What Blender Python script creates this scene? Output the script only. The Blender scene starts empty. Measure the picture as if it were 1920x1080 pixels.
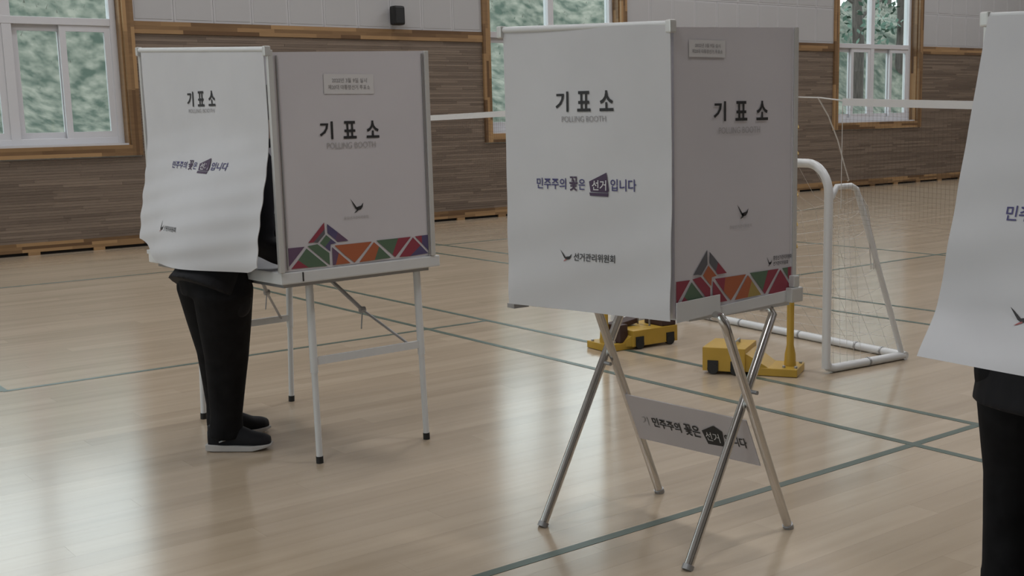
import bpy, bmesh, math, random
from mathutils import Vector, Matrix
random.seed(7)
S = bpy.context.scene
COL = S.collection

# ------------------------------------------------------------------ camera
YAW, PITCH, ROLL = 0.675914721, 0.16318912, 0.018343672
FPX, CX, CY = 2262.08025, 1081.06284, 583.715659
_f = Vector((math.sin(YAW)*math.cos(PITCH), math.cos(YAW)*math.cos(PITCH), -math.sin(PITCH)))
_r0 = Vector((math.cos(YAW), -math.sin(YAW), 0)); _d0 = _f.cross(_r0)
_r = _r0*math.cos(ROLL) + _d0*math.sin(ROLL); _d = -_r0*math.sin(ROLL) + _d0*math.cos(ROLL)
cam = bpy.data.cameras.new('camera'); camo = bpy.data.objects.new('camera', cam); COL.objects.link(camo)
M = Matrix((_r, -_d, -_f)).transposed().to_4x4(); M.translation = Vector((0, 0, 1.44))
camo.matrix_world = M
cam.sensor_width = 36; cam.lens = 36*FPX/1920
cam.shift_x = -(CX-960)/1920; cam.shift_y = (CY-540)/1920
cam.clip_start = .05; cam.clip_end = 300
S.camera = camo
# ------------------------------------------------------------------ world, exposure
w = bpy.data.worlds.new('overcast_sky'); S.world = w; w.use_nodes = True
bgn = w.node_tree.nodes['Background']
bgn.inputs[0].default_value = (0.90, 0.95, 1.0, 1); bgn.inputs[1].default_value = 4.6
S.view_settings.view_transform = 'Standard'; S.view_settings.look = 'None'
S.view_settings.exposure = -0.45; S.view_settings.gamma = 1; S.view_settings.use_curve_mapping = False
CEIL_POWER = 150.0
try:
    S.cycles.use_denoising = True
    S.cycles.max_bounces = 8; S.cycles.diffuse_bounces = 4; S.cycles.transparent_max_bounces = 16
    S.cycles.sample_clamp_indirect = 6
except Exception: pass

# ------------------------------------------------------------------ materials
MATS = {}
def srgb(r, g, b):
    f = lambda c: (c/255/12.92) if c/255 <= .04045 else ((c/255+.055)/1.055)**2.4
    return (f(r), f(g), f(b), 1)
def mat(name, col, rough=.6, metal=0, spec=.5, coat=0, sheen=0):
    if name in MATS: return MATS[name]
    m = bpy.data.materials.new(name); m.use_nodes = True
    b = m.node_tree.nodes['Principled BSDF']
    b.inputs['Base Color'].default_value = tuple(col)[:3]+(1,)
    b.inputs['Roughness'].default_value = rough; b.inputs['Metallic'].default_value = metal
    b.inputs['Specular IOR Level'].default_value = spec
    if coat: b.inputs['Coat Weight'].default_value = coat
    if sheen: b.inputs['Sheen Weight'].default_value = sheen
    MATS[name] = m; return m
def nodes(m): return m.node_tree.nodes, m.node_tree.links, m.node_tree.nodes['Principled BSDF']
def noise_mat(name, c1, c2, scale=(1,1,1), nscale=5, rough=.6, detail=4, coord='Object', bump=0, lo=.3, hi=.7, metal=0, spec=.5):
    m = mat(name, c1, rough, metal, spec); n, l, b = nodes(m)
    tc = n.new('ShaderNodeTexCoord'); mp = n.new('ShaderNodeMapping'); mp.inputs['Scale'].default_value = scale
    nz = n.new('ShaderNodeTexNoise'); nz.inputs['Scale'].default_value = nscale; nz.inputs['Detail'].default_value = detail
    cr = n.new('ShaderNodeValToRGB'); cr.color_ramp.elements[0].position = lo; cr.color_ramp.elements[1].position = hi
    cr.color_ramp.elements[0].color = tuple(c1)[:3]+(1,); cr.color_ramp.elements[1].color = tuple(c2)[:3]+(1,)
    l.new(tc.outputs[coord], mp.inputs[0]); l.new(mp.outputs[0], nz.inputs[0]); l.new(nz.outputs[0], cr.inputs[0]); l.new(cr.outputs[0], b.inputs['Base Color'])
    if bump:
        bp = n.new('ShaderNodeBump'); bp.inputs['Strength'].default_value = bump; bp.inputs['Distance'].default_value = .01
        l.new(nz.outputs[0], bp.inputs['Height']); l.new(bp.outputs[0], b.inputs['Normal'])
    return m
def tone_mat(name, c1, c2, rough, streak, attr=True, amount=.45, spec=.5, bump=0.0):
    """wood: tone per piece (attribute 'tone' or object random) mixed with a streaky grain"""
    m = mat(name, c1, rough, 0, spec); n, l, b = nodes(m)
    if attr:
        a = n.new('ShaderNodeAttribute'); a.attribute_name = 'tone'; src = a.outputs['Fac']
    else:
        a = n.new('ShaderNodeObjectInfo'); src = a.outputs['Random']
    tc = n.new('ShaderNodeTexCoord'); mp = n.new('ShaderNodeMapping'); mp.inputs['Scale'].default_value = streak
    geo = n.new('ShaderNodeNewGeometry')
    nz = n.new('ShaderNodeTexNoise'); nz.inputs['Scale'].default_value = 1; nz.inputs['Detail'].default_value = 5
    l.new(geo.outputs['Position'], mp.inputs[0]); l.new(mp.outputs[0], nz.inputs[0])
    mx = n.new('ShaderNodeMath'); mx.operation = 'MULTIPLY_ADD'; mx.inputs[1].default_value = 1-amount
    ms = n.new('ShaderNodeMath'); ms.operation = 'MULTIPLY'; ms.inputs[1].default_value = amount
    l.new(src, ms.inputs[0]); l.new(nz.outputs[0], mx.inputs[0]); l.new(ms.outputs[0], mx.inputs[2])
    cr = n.new('ShaderNodeValToRGB'); cr.color_ramp.elements[0].position = .2; cr.color_ramp.elements[1].position = .8
    cr.color_ramp.elements[0].color = c1; cr.color_ramp.elements[1].color = c2
    l.new(mx.outputs[0], cr.inputs[0]); l.new(cr.outputs[0], b.inputs['Base Color'])
    if bump:
        bp = n.new('ShaderNodeBump'); bp.inputs['Strength'].default_value = bump; bp.inputs['Distance'].default_value = .004
        l.new(nz.outputs[0], bp.inputs['Height']); l.new(bp.outputs[0], b.inputs['Normal'])
    return m
FLOOR = tone_mat('maple_floor', (.36,.285,.205,1), (.49,.40,.30,1), .18, (1.1,13,1), attr=False, amount=.30, spec=.62, bump=.02)
FLOOR_S = tone_mat('maple_floor_far', (.36,.285,.205,1), (.49,.40,.30,1), .18, (1.1,13,1), attr=True, amount=.30, spec=.62, bump=.02)
CLAD = tone_mat('walnut_strip', (.125,.092,.070,1), (.215,.163,.125,1), .55, (3,2,40), amount=.6)
TRIMW = tone_mat('fingerjoint_wood', (.12,.065,.03,1), (.36,.22,.105,1), .42, (4,4,40), amount=.75)
PANELW = mat('acoustic_white', (.46,.455,.47), .8)
WALLW = mat('plaster_white', (.60,.59,.575), .8)
DARK = mat('shade_black', (.01,.008,.007), .9)
UPVC = mat('white_upvc', (.60,.60,.63), .35)
STEELW = mat('white_enamel', (.66,.67,.68), .35)
CHROME = mat('chrome_tube', (.62,.61,.60), .22, 1)
GREYM = mat('grey_metal', (.36,.36,.37), .4, .6)
RUBBER = mat('black_rubber', (.012,.012,.012), .6)
SPEAK = mat('speaker_black', (.008,.008,.009), .5)
PANEL = noise_mat('booth_panel_sheet', (.59,.57,.605), (.62,.60,.635), nscale=3, rough=.5)
EDGE = mat('panel_edge_aluminium', (.62,.62,.61), .35, .3)
CURT = noise_mat('curtain_fabric', (.545,.545,.565), (.58,.58,.60), nscale=4, rough=.85)
INK = mat('ink_black', (.02,.02,.022), .6)
INKG = mat('ink_grey', (.30,.29,.30), .6)
INKL = mat('ink_light_grey', (.40,.385,.39), .6)
INKN = mat('ink_navy', (.055,.05,.16), .6)
INKP = mat('ink_plum', (.06,.035,.075), .6)
INKR = mat('ink_red', (.35,.10,.10), .6)
STICK = mat('sticker_paper', (.66,.65,.66), .5)
YELLOW = noise_mat('yellow_paint', (.42,.26,.03), (.50,.31,.045), nscale=6, rough=.4)
BROWN = mat('maroon_weight', (.045,.02,.018), .55)
LINE = mat('court_line_green', (.062,.095,.078), .35)
BLACKCL = noise_mat('black_cloth', (.006,.006,.007), (.012,.012,.014), nscale=14, rough=.85, bump=.15, spec=.15)
BLACKJK = noise_mat('black_jacket_cloth', (.008,.008,.010), (.014,.014,.017), nscale=9, rough=.7, bump=.15, spec=.2)
SHOEB = mat('shoe_mesh_black', (.012,.012,.015), .7, spec=.25)
SOLE = mat('shoe_sole_white', (.46,.44,.43), .55)
SKIN = mat('skin', (.50,.32,.24), .5)
HAIR = mat('hair_black', (.01,.009,.008), .5)
NETS = mat('net_twine', (.10,.065,.045), .8)
NETW = mat('white_twine', (.62,.60,.58), .8)
TAPE = mat('white_tape', (.70,.69,.69), .7)
def glass_mat():
    m = bpy.data.materials.new('window_glass'); m.use_nodes = True; n = m.node_tree.nodes; l = m.node_tree.links
    n.remove(n['Principled BSDF'])
    t = n.new('ShaderNodeBsdfTransparent'); t.inputs[0].default_value = (.93,.975,.96,1)
    g = n.new('ShaderNodeBsdfGlossy'); g.inputs['Roughness'].default_value = .03
    lw_ = n.new('ShaderNodeLayerWeight'); lw_.inputs[0].default_value = .5; pw_ = n.new('ShaderNodeMath'); pw_.operation = 'POWER'; pw_.inputs[1].default_value = 5; fr = n.new('ShaderNodeMath'); fr.operation = 'MULTIPLY_ADD'; fr.inputs[1].default_value = .8; fr.inputs[2].default_value = .03
    l.new(lw_.outputs['Facing'], pw_.inputs[0]); l.new(pw_.outputs[0], fr.inputs[0])
    mx = n.new('ShaderNodeMixShader'); l.new(fr.outputs[0], mx.inputs[0]); l.new(t.outputs[0], mx.inputs[1]); l.new(g.outputs[0], mx.inputs[2])
    l.new(mx.outputs[0], n['Material Output'].inputs[0]); return m
GLASS = glass_mat()

# ------------------------------------------------------------------ mesh helpers
class MB:
    def __init__(s): s.v = []; s.f = []; s.t = []; s.mi = []
    def face(s, idx, tone=.5, mi=0): s.f.append(tuple(idx)); s.t.append(tone); s.mi.append(mi)
    def box(s, x0, x1, y0, y1, z0, z1, tone=.5, mi=0, M=None):
        b = len(s.v)
        for z in (z0, z1):
            for x, y in ((x0,y0),(x1,y0),(x1,y1),(x0,y1)):
                p = Vector((x,y,z)); s.v.append(tuple(M @ p) if M else tuple(p))
        for q in ((0,3,2,1),(4,5,6,7),(0,1,5,4),(1,2,6,5),(2,3,7,6),(3,0,4,7)): s.face([b+i for i in q], tone, mi)
        return s
    def poly(s, pts, tone=.5, mi=0):
        b = len(s.v); s.v += [tuple(p) for p in pts]; s.face(range(b, b+len(pts)), tone, mi); return s
    def tube(s, pts, r, n=10, closed=False, cap=True, tone=.5, mi=0):
        pts = [Vector(p) for p in pts]; N = len(pts); rs = r if isinstance(r, (list, tuple)) else [r]*N
        rings = []; prev = None
        for i in range(N):
            a = pts[i-1] if (i > 0 or closed) else pts[i]; c = pts[(i+1) % N] if (i < N-1 or closed) else pts[i]
            t = (c-a).normalized()
            if prev is None:
                u = t.cross(Vector((0,0,1)))
                if u.length < .05: u = t.cross(Vector((1,0,0)))
            else: u = prev - t*prev.dot(t)
            u.normalize(); prev = u; v = t.cross(u)
            b = len(s.v)
            for k in range(n):
                an = 2*math.pi*k/n; s.v.append(tuple(pts[i]+(u*math.cos(an)+v*math.sin(an))*rs[i]))
            rings.append(b)
        for i in range(N if closed else N-1):
            a, b = rings[i], rings[(i+1) % N]
            for k in range(n): s.face((a+k, a+(k+1)%n, b+(k+1)%n, b+k), tone, mi)
        if cap and not closed:
            s.face([rings[0]+k for k in reversed(range(n))], tone, mi); s.face([rings[-1]+k for k in range(n)], tone, mi)
        return s
    def loft(s, secs, n=18, tone=.5):
        """secs: (centre, side vector*radius a, front vector*radius b)"""
        rings = []
        for c, a, b_ in secs:
            c = Vector(c); a = Vector(a); b_ = Vector(b_); b = len(s.v)
            for k in range(n):
                an = 2*math.pi*k/n; s.v.append(tuple(c+a*math.cos(an)+b_*math.sin(an)))
            rings.append(b)
        for i in range(len(rings)-1):
            a, b = rings[i], rings[i+1]
            for k in range(n): s.face((a+k, a+(k+1)%n, b+(k+1)%n, b+k), tone)
        s.face([rings[0]+k for k in reversed(range(n))], tone); s.face([rings[-1]+k for k in range(n)], tone)
        return s
    def ell(s, c, r, M=None, n=16, m=10, tone=.5):
        c = Vector(c); secs = []
        b0 = len(s.v)
        for i in range(m+1):
            th = math.pi*i/m
            for k in range(n):
                an = 2*math.pi*k/n
                p = Vector((r[0]*max(math.sin(th),.01)*math.cos(an), r[1]*max(math.sin(th),.01)*math.sin(an), r[2]*math.cos(th)))
                s.v.append(tuple(c+(M @ p if M else p)))
        for i in range(m):
            for k in range(n): s.face((b0+i*n+k, b0+(i+1)*n+k, b0+(i+1)*n+(k+1)%n, b0+i*n+(k+1)%n), tone)
        s.face([b0+k for k in range(n)], tone); s.face([b0+m*n+k for k in reversed(range(n))], tone)
        return s
    def mesh(s, name, mats, smooth=False):
        me = bpy.data.meshes.new(name); me.from_pydata(s.v, [], s.f)
        for m in (mats if isinstance(mats, (list, tuple)) else [mats]): me.materials.append(m)
        at = me.attributes.new('tone', 'FLOAT', 'FACE'); at.data.foreach_set('value', s.t)
        me.polygons.foreach_set('material_index', s.mi)
        if smooth: me.polygons.foreach_set('use_smooth', [True]*len(s.f))
        me.update(); return me
    def build(s, name, mats, parent=None, smooth=False, bevel=0, fix=False):
        me = s.mesh(name, mats, smooth)
        if fix or bevel:
            bm = bmesh.new(); bm.from_mesh(me); bmesh.ops.recalc_face_normals(bm, faces=bm.faces)
            if bevel: bmesh.ops.bevel(bm, geom=bm.edges[:], offset=bevel, segments=2, affect='EDGES', profile=.6)
            bm.to_mesh(me); bm.free()
        o = bpy.data.objects.new(name, me); COL.objects.link(o)
        if parent is not None: par(o, parent)
        if smooth:
            try: me.set_sharp_from_angle(angle=math.radians(40))
            except Exception: pass
        return o
def par(o, p):
    o.parent = p; o.matrix_parent_inverse = Matrix.Translation(p.matrix_basis.translation).inverted() if p.type == 'EMPTY' else Matrix()
def empty(name, loc, label=None, cat=None, group=None, kind=None):
    o = bpy.data.objects.new(name, None); COL.objects.link(o); o.location = loc; o.empty_display_size = .1
    tag(o, label, cat, group, kind); return o
def tag(o, label=None, cat=None, group=None, kind=None):
    if label: o['label'] = label
    if cat: o['category'] = cat
    if group: o['group'] = group
    if kind: o['kind'] = kind
    return o
def lerp(a, b, t): return a+(b-a)*t
def V(*a): return Vector(a)
def sstep(a, b, x):
    t = max(0, min(1, (x-a)/(b-a))); return t*t*(3-2*t)
def arc(c, a, b, r, n=6): # quarter bend from direction a to direction b around corner c
    c, a, b = Vector(c), Vector(a).normalized(), Vector(b).normalized()
    o = c - a*r + b*r
    return [o + a*r*math.sin(i*math.pi/2/n) - b*r*math.cos(i*math.pi/2/n) for i in range(n+1)]

# ------------------------------------------------------------------ room shell
WY, X0, X1, Y0, ZC = 14.06, -7.0, 27.0, -9.0, 7.6
WT = .32
WINS = [(-5.14,-2.52),(2.28,4.90),(9.68,12.32),(17.17,19.75),(24.0,26.6)]
WZ0, WZ1 = 1.05, 5.9
TZ0, TZ1 = 2.42, 2.556
# floor: near planks singly, the rest joined
floor = MB().box(X0, X1, Y0, WY+WT, -.12, -.02).build('floor', FLOOR_S); tag(floor, 'pale maple gymnasium floor of long planks', kind='structure')
PW, PL = .127, 2.42
cand = []
ny = int((WY-Y0)/PW)+1
for j in range(ny):
    y = Y0+j*PW; off = ((j*0.618) % 1)*PL
    x = X0-off
    while x < X1:
        cand.append((x, y)); x += PL
def pk(q):
    x, y = q[0]+PL/2, q[1]
    dx, dy = x*math.cos(YAW)-y*math.sin(YAW), x*math.sin(YAW)+y*math.cos(YAW)
    return (0 if (dy > 2.0 and -0.62*dy-1.0 < dx < .45*dy+1.0) else 1, dy)
cand.sort(key=pk)
pm = MB().box(0, PL-.0004, 0, PW-.0004, -.02, 0).mesh('plank', FLOOR)
for i, (x, y) in enumerate(cand[:300]):
    o = bpy.data.objects.new('plank', pm); COL.objects.link(o); o.location = (max(x, X0), y, 0); o.parent = floor
rest = MB()
for x, y in cand[300:]:
    rest.box(max(x, X0), min(x+PL-.0004, X1), y, min(y+PW-.0004, WY), -.02, 0, random.random())
tag(rest.build('plank_field', FLOOR_S, floor), kind='stuff')
# court lines
def line(x0, x1, y0, y1, name='court_line'):
    o = MB().box(x0, x1, y0, y1, 0.0002, .0012 if x1-x0 > y1-y0 else .0017).build(name, LINE, floor); return o
lw = .02
for y, a, b in ((3.03,-6,4.79),(6.96,1.57,4.79),(6.96,6.80,14),(11.45,-6,4.79),(11.45,6.80,14)): line(a, b, y-lw, y+lw)
for x, a, b in ((4.28,-3,11.47),(4.77,3.01,11.47),(6.80,-3,12.6),(7.28,-3,12.6),(10.12,-3,11.47),(1.58,6.96,11.47)): line(x-lw, x+lw, a, b)

# far wall
def wall_far():
    w_ = MB()
    segs = []; x = X0
    for a, b in WINS: segs.append((x, a+.12)); x = b-.12
    segs.append((x, X1))
    for a, b in segs: w_.box(a, b, WY, WY+WT, 0, ZC)
    for a, b in WINS:
        w_.box(a+.12, b-.12, WY, WY+WT, 0, WZ0+.12); w_.box(a+.12, b-.12, WY, WY+WT, WZ1-.12, ZC)
    o = w_.build('wall_far', WALLW); tag(o, 'long far wall, brown strip cladding below and white panels above', kind='structure')
    # strip cladding
    cl = MB(); h = .031; z = .135
    while z < TZ0-.001:
        spans = []; x = X0
        for a, b in WINS:
            if z+h > WZ0: spans.append((x, a)); x = b
        spans.append((x, X1))
        for a, b in spans:
            p = a
            while p < b:
                q = min(b, p+random.uniform(.35, 1.3))
                d = .012+random.choice((0, .0015, .003))
                cl.box(p, q-.001, WY-d, WY, z, min(z+h-.0015, TZ0), random.random()); p = q
        z += h
    tag(cl.build('wood_strip_cladding', CLAD, o), kind='stuff')
    # rail above the cladding
    segs = []; x = X0
    for a, b in WINS: segs.append((x, a)); x = b
    segs.append((x, X1))
    for a, b in segs:
        rl = MB(); n = 3; hh = (TZ1-TZ0)/n
        for k in range(n):
            p = a
            while p < b:
                q = min(b, p+random.uniform(.25, .8)); rl.box(p, q, WY-.035, WY, TZ0+k*hh, TZ0+(k+1)*hh, random.random()); p = q
        rl.build('wood_rail', TRIMW, o)
    # white acoustic panels above
    for a, b in segs:
        n = max(1, round((b-a)/.478)); pw = (b-a)/n
        me = MB().box(.002, pw-.002, -.014, 0, .002, .598).box(.028, pw-.028, -.010-.008, -.012, .03, .57, 0, 1).mesh('acoustic_panel', [PANELW, MATS.get('acoustic_grey') or mat('acoustic_grey', (.415,.41,.42), .85)])
        for i in range(n):
            for k in range(3):
                p = bpy.data.objects.new('acoustic_panel', me); COL.objects.link(p); p.location = (a+i*pw, WY, TZ1+k*.6); p.parent = o
    return o
wf = wall_far()
# slotted baseboard
bb = MB()
x = X0
bbo = empty('baseboard_far', (0, WY, 0), 'wooden baseboard with dark slots under it along the far wall', kind='structure')
while x < X1:
    q = min(X1, x+2.1)
    m_ = MB(); p = x
    for k in range(3):
        p = x
        while p < q:
            e = min(q, p+random.uniform(.25, .8)); m_.box(p, e, WY-.04, WY-.001, .034+k*.034, .034+(k+1)*.034, random.random()); p = e
    m_.build('board', TRIMW, bbo)
    x = q
x = X0+.06
while x < X1-.2:
    MB().box(x, x+.125, WY-.042, WY-.001, .0, .034, random.random()).build('foot_block', TRIMW, bbo); x += .70
MB().box(X0, X1, WY-.012, WY-.0005, .0, .034).build('slot_shade', DARK, bbo)  # near-black strip stands in for the shade inside the slots
# other sides of the hall
LW = [(-2.2,.2),(3.0,5.4),(8.2,10.6)]
wl = MB(); y = Y0
for a, b in LW: wl.box(X0-WT, X0, y, a, 0, ZC); wl.box(X0-WT, X0, a, b, 0, 1.05); wl.box(X0-WT, X0, a, b, 4.46, ZC); y = b
wl.box(X0-WT, X0, y, WY+WT, 0, ZC)
tag(wl.build('wall_left', WALLW), 'white side wall with tall windows', kind='structure')
tag(MB().box(X1, X1+WT, Y0-WT, WY+WT, 0, ZC).build('wall_right', WALLW), 'plain white right side wall', kind='structure')
tag(MB().box(X0-WT, X1, Y0-WT, Y0, 0, ZC).build('wall_back', WALLW), 'plain white rear wall', kind='structure')
for n_, b_ in (('added_cladding', (X1-.02, X1-.001, Y0, WY-.05, .0, 2.42)), ('added_cladding', (X0, X1-.03, Y0+.001, Y0+.02, 0, 2.42))):
    MB().box(*b_, random.random()).build(n_, CLAD, bpy.data.objects['wall_right' if b_[0] > 20 else 'wall_back'])  # unseen brown cladding, added to lower wall bounce onto the booth panels
tag(MB().box(X0-WT, X1+WT, Y0-WT, WY+WT, ZC, ZC+.2).build('ceiling', mat('ceiling_grey', (.5,.49,.47), .9)), 'high grey hall ceiling', kind='structure')

# ------------------------------------------------------------------ windows
def portal(loc, rot, sx, sy):
    l = bpy.data.lights.new('daylight_portal', 'AREA'); l.shape = 'RECTANGLE'; l.size = sx; l.size_y = sy
    l.cycles.is_portal = True
    o = bpy.data.objects.new('daylight_portal', l); COL.objects.link(o); o.location = loc; o.rotation_euler = rot
def window(idx, a, b, lat):
    root = empty('window_%d' % idx, (a, WY, WZ0), 'tall white-framed window with wooden casing', kind='structure')
    c = .12
    # casing: staves of fingerjoint wood on the face, boards in the reveal
    def stave(x0, x1, y0, y1, z0, z1, ax, name):
        m_ = MB()
        w3 = 3
        for k in range(w3):
            if ax == 'z':
                u0, u1 = lerp(x0, x1, k/w3), lerp(x0, x1, (k+1)/w3); p = z0
                while p < z1:
                    e = min(z1, p+random.uniform(.3, .8)); m_.box(u0, u1, y0, y1, p, e, random.random()); p = e
            elif ax == 'x':
                u0, u1 = lerp(z0, z1, k/w3), lerp(z0, z1, (k+1)/w3); p = x0
                while p < x1:
                    e = min(x1, p+random.uniform(.3, .8)); m_.box(p, e, y0, y1, u0, u1, random.random()); p = e
            else:
                u0, u1 = lerp(y0, y1, k/w3), lerp(y0, y1, (k+1)/w3); p = z0
                while p < z1:
                    e = min(z1, p+random.uniform(.3, .8)); m_.box(x0, x1, u0, u1, p, e, random.random()); p = e
        m_.build(name, TRIMW, root)
    stave(a, a+c, WY-.05, WY, WZ0, WZ1, 'z', 'casing'); stave(b-c, b, WY-.05, WY, WZ0, WZ1, 'z', 'casing')
    stave(a+c, b-c, WY-.05, WY, WZ0, WZ0+c, 'x', 'sill_casing'); stave(a+c, b-c, WY-.05, WY, WZ1-c, WZ1, 'x', 'casing')
    ia, ib, iz0, iz1 = a+c, b-c, WZ0+c, WZ1-c
    stave(ib-.02, ib, WY, WY+.17, iz0, iz1, 'y', 'reveal_board'); stave(ia, ia+.02, WY, WY+.17, iz0, iz1, 'y', 'reveal_board')
    MB().box(ia+.02, ib-.02, WY, WY+.17, iz0, iz0+.02).build('sill', UPVC, root)
    fa, fb, fz0, fz1 = ia+.02, ib-.02, iz0+.02, iz1
    y0, y1 = WY+.13, WY+.24
    mid = (fa+fb)/2; t = .07; tz = 2.50
    fr = MB()
    for x_ in (fa, fb-t): fr.box(x_, x_+t, y0, y1, fz0, fz1)
    fr.box(mid-.05, mid+.05, y0, y1, fz0, fz1)
    for z in (fz0, fz1-t): fr.box(fa+t, fb-t, y0+.001, y1-.001, z, z+t)
    fr.box(fa+t, fb-t, y0-.004, y1, tz, tz+.08); fr.box(fa+t, fb-t, y0, y1, 4.2, 4.26)
    fr.build('window_frame', UPVC, root, bevel=.004)
    for u0, u1 in ((fa+t, mid-.05), (mid+.05, fb-t)):
        for z0, z1 in ((tz+.08, 4.2), (4.26, fz1-t)):
            MB().box(u0, u1, WY+.18, WY+.188, z0, z1).build('pane', GLASS, root)
        m_ = (u0+u1)/2
        for k, (s0, s1, yy) in enumerate(((u0, m_+.03, y0+.062), (m_-.03, u1, y0+.012))):
            e = .068; z0, z1 = fz0+t, tz
            so = MB().box(s0, s0+e, yy, yy+.04, z0, z1).box(s1-e, s1, yy, yy+.04, z0, z1).box(s0+e, s1-e, yy, yy+.04, z0, z0+e).box(s0+e, s1-e, yy, yy+.04, z1-e, z1).build('sash', UPVC, root)
            MB().box(s0+e, s1-e, yy+.016, yy+.022, z0+e, z1-e).build('pane', GLASS, so)
            if k == 0: MB().box(s1-.04, s1-.015, yy-.03, yy, 1.75, 1.83).build('latch', RUBBER, so)
    portal(((fa+fb)/2, WY+.27, (fz0+fz1)/2), (math.radians(-90), 0, 0), fb-fa, fz1-fz0)
for i, (a, b) in enumerate(WINS): window(i+1, a, b, 0)
for i, (a, b) in enumerate(LW):
    r_ = empty('window_%d' % (i+1+len(WINS)), (X0, a, 1.05), 'tall side wall window', kind='structure')
    fr = MB()
    for y_ in (a, (a+b)/2-.04, b-.06): fr.box(X0-.2, X0-.1, y_, y_+.06, 1.05, 4.46)
    for z_ in (1.05, 2.6, 4.4): fr.box(X0-.199, X0-.101, a+.06, b-.06, z_, z_+.06)
    fr.build('window_frame', UPVC, r_)
    MB().box(X0-.155, X0-.147, a+.05, b-.05, 1.1, 4.41).build('pane', GLASS, r_)
    portal((X0-.25, (a+b)/2, 2.75), (0, math.radians(-90), 0), 3.4, b-a)

# ------------------------------------------------------------------ ceiling lamps
k = 0
for ix in range(4):
    for iy in range(3):
        x, y = -2+ix*7.5, 1.2+iy*5.0
        r_ = empty('ceiling_light', (x, y, ZC), None, 'light', 'ceiling panel lights')
        r_['label'] = 'flat ceiling panel light, %s from the left wall in the %s row' % (('first','second','third','fourth')[ix], ('rear','middle','front')[iy])
        MB().box(x-.62, x+.62, y-.62, y+.62, ZC-.10, ZC-.001).build('housing', STEELW, r_)
        e = mat('lamp_diffuser', (.9,.9,.9), .5); nodes(e)[2].inputs['Emission Color'].default_value = (1,.97,.93,1); nodes(e)[2].inputs['Emission Strength'].default_value = 2.0
        MB().box(x-.58, x+.58, y-.58, y+.58, ZC-.106, ZC-.10).build('diffuser', e, r_)
        l = bpy.data.lights.new('panel_lamp', 'AREA'); l.shape = 'SQUARE'; l.size = 1.15; l.energy = CEIL_POWER; l.color = (.97,.98,1.0)
        lo = bpy.data.objects.new('panel_lamp', l); COL.objects.link(lo); lo.location = (x, y, ZC-.115); par(lo, r_)

# ------------------------------------------------------------------ outside
GRASS = noise_mat('bank_grass', (.035,.055,.04), (.20,.20,.165), scale=(1,1,1), nscale=4.5, rough=.9, detail=8, lo=.35, hi=.68)
bank = MB(); nx, nyy = 90, 26
for j in range(nyy+1):
    for i in range(nx+1):
        x = -14+i*60/nx; t = j/nyy; y = 15.4+t*8.5
        z = -.1+4.4*sstep(0, 1, t*1.15)+.35*math.sin(x*.7+y)+.25*math.sin(x*1.9-y*1.3)*t
        bank.v.append((x, y, z if j else -.15))
for j in range(nyy):
    for i in range(nx):
        a = j*(nx+1)+i; bank.face((a, a+1, a+nx+2, a+nx+1))
bo = bank.build('hillside_bank', GRASS, smooth=True); tag(bo, 'grassy bank rising outside behind the windows', kind='structure')
tag(MB().box(-80, 100, -80, 100, -.6, -.16).build('outside_ground', GRASS), 'ground around the hall', kind='structure')
LEAF = [mat('leaf_a', (.045,.10,.07), .6), mat('leaf_b', (.08,.145,.105), .6), mat('leaf_c', (.29,.285,.25), .7)]
gm = MB()
for i in range(60000):
    x = random.uniform(-12, 38); t = random.random()**.9; y = 15.6+t*7.5
    z = -.1+4.4*sstep(0, 1, t*7.5/8.5*1.15)+.35*math.sin(x*.7+y)+.25*math.sin(x*1.9-y*1.3)*t
    a = random.uniform(0, 6.28); h = random.uniform(.06, .2); wd = random.uniform(.01, .028); l = random.uniform(.03, .14)
    d = V(math.cos(a), math.sin(a), 0); s_ = V(-d.y, d.x, 0)*wd; b_ = V(x, y, z-.03)
    r = random.random() + .2*math.sin(x*1.3) + 1.5*(t-.36)
    gm.poly([b_-s_, b_+s_, b_+d*l+V(0, 0, h)], 0, 0 if r < .35 else 1 if r < .65 else 2)
tag(gm.build('bank_grass', LEAF, bo), kind='stuff')
BARK = noise_mat('bark', (.05,.042,.038), (.12,.10,.09), scale=(6,6,1), nscale=4, rough=.9)
def tree(x, y, z, h, lab, leafy=900, cr=1.4):
    t = empty('tree', (x, y, z), lab, 'tree', 'trees outside the windows')
    m_ = MB().tube([(x,y,z-.3),(x+.05,y,z+h*.3),(x-.04,y+.05,z+h*.65),(x,y,z+h)], [.17,.14,.10,.04], 10)
    for q in range(7):
        a = q*2.4; zz = z+h*(.4+.08*q); m_.tube([(x,y,zz),(x+math.cos(a)*.5,y+math.sin(a)*.5,zz+.35),(x+math.cos(a)*.9,y+math.sin(a)*.9,zz+.55)], [.05,.03,.012], 6)
    m_.build('trunk', BARK, t, smooth=True)
    f = MB()
    for _ in range(leafy):
        a = random.uniform(0, 6.28); r = cr*random.random()**.5; zz = z+h*random.uniform(.25, 1.12)
        c = V(x+r*math.cos(a), y+r*math.sin(a), zz); u = V(random.gauss(0,1), random.gauss(0,1), random.gauss(0,1)).normalized()*.09; v = u.cross(V(random.gauss(0,1), random.gauss(0,1), 1)).normalized()*.05
        f.poly([c-u, c+v, c+u, c-v], 0, random.choice((0,0,1)))
    tag(f.build('foliage', LEAF[:2], t), kind='stuff')
tree(23.6, 18.6, 1.6, 4.6, 'slim grey-trunked tree seen through the left panes of the right-hand window', 420, .8)
tree(26.4, 19.4, 2.2, 4.2, 'slim grey-trunked tree seen through the right panes of the right-hand window', 380, .8)
tree(30.5, 23.0, 4.0, 7.5, 'added dark evergreen masking the sky, on the bank beyond the right-hand window', 5200, 2.6)  # added to keep sky reflections from this window off the floor
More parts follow.
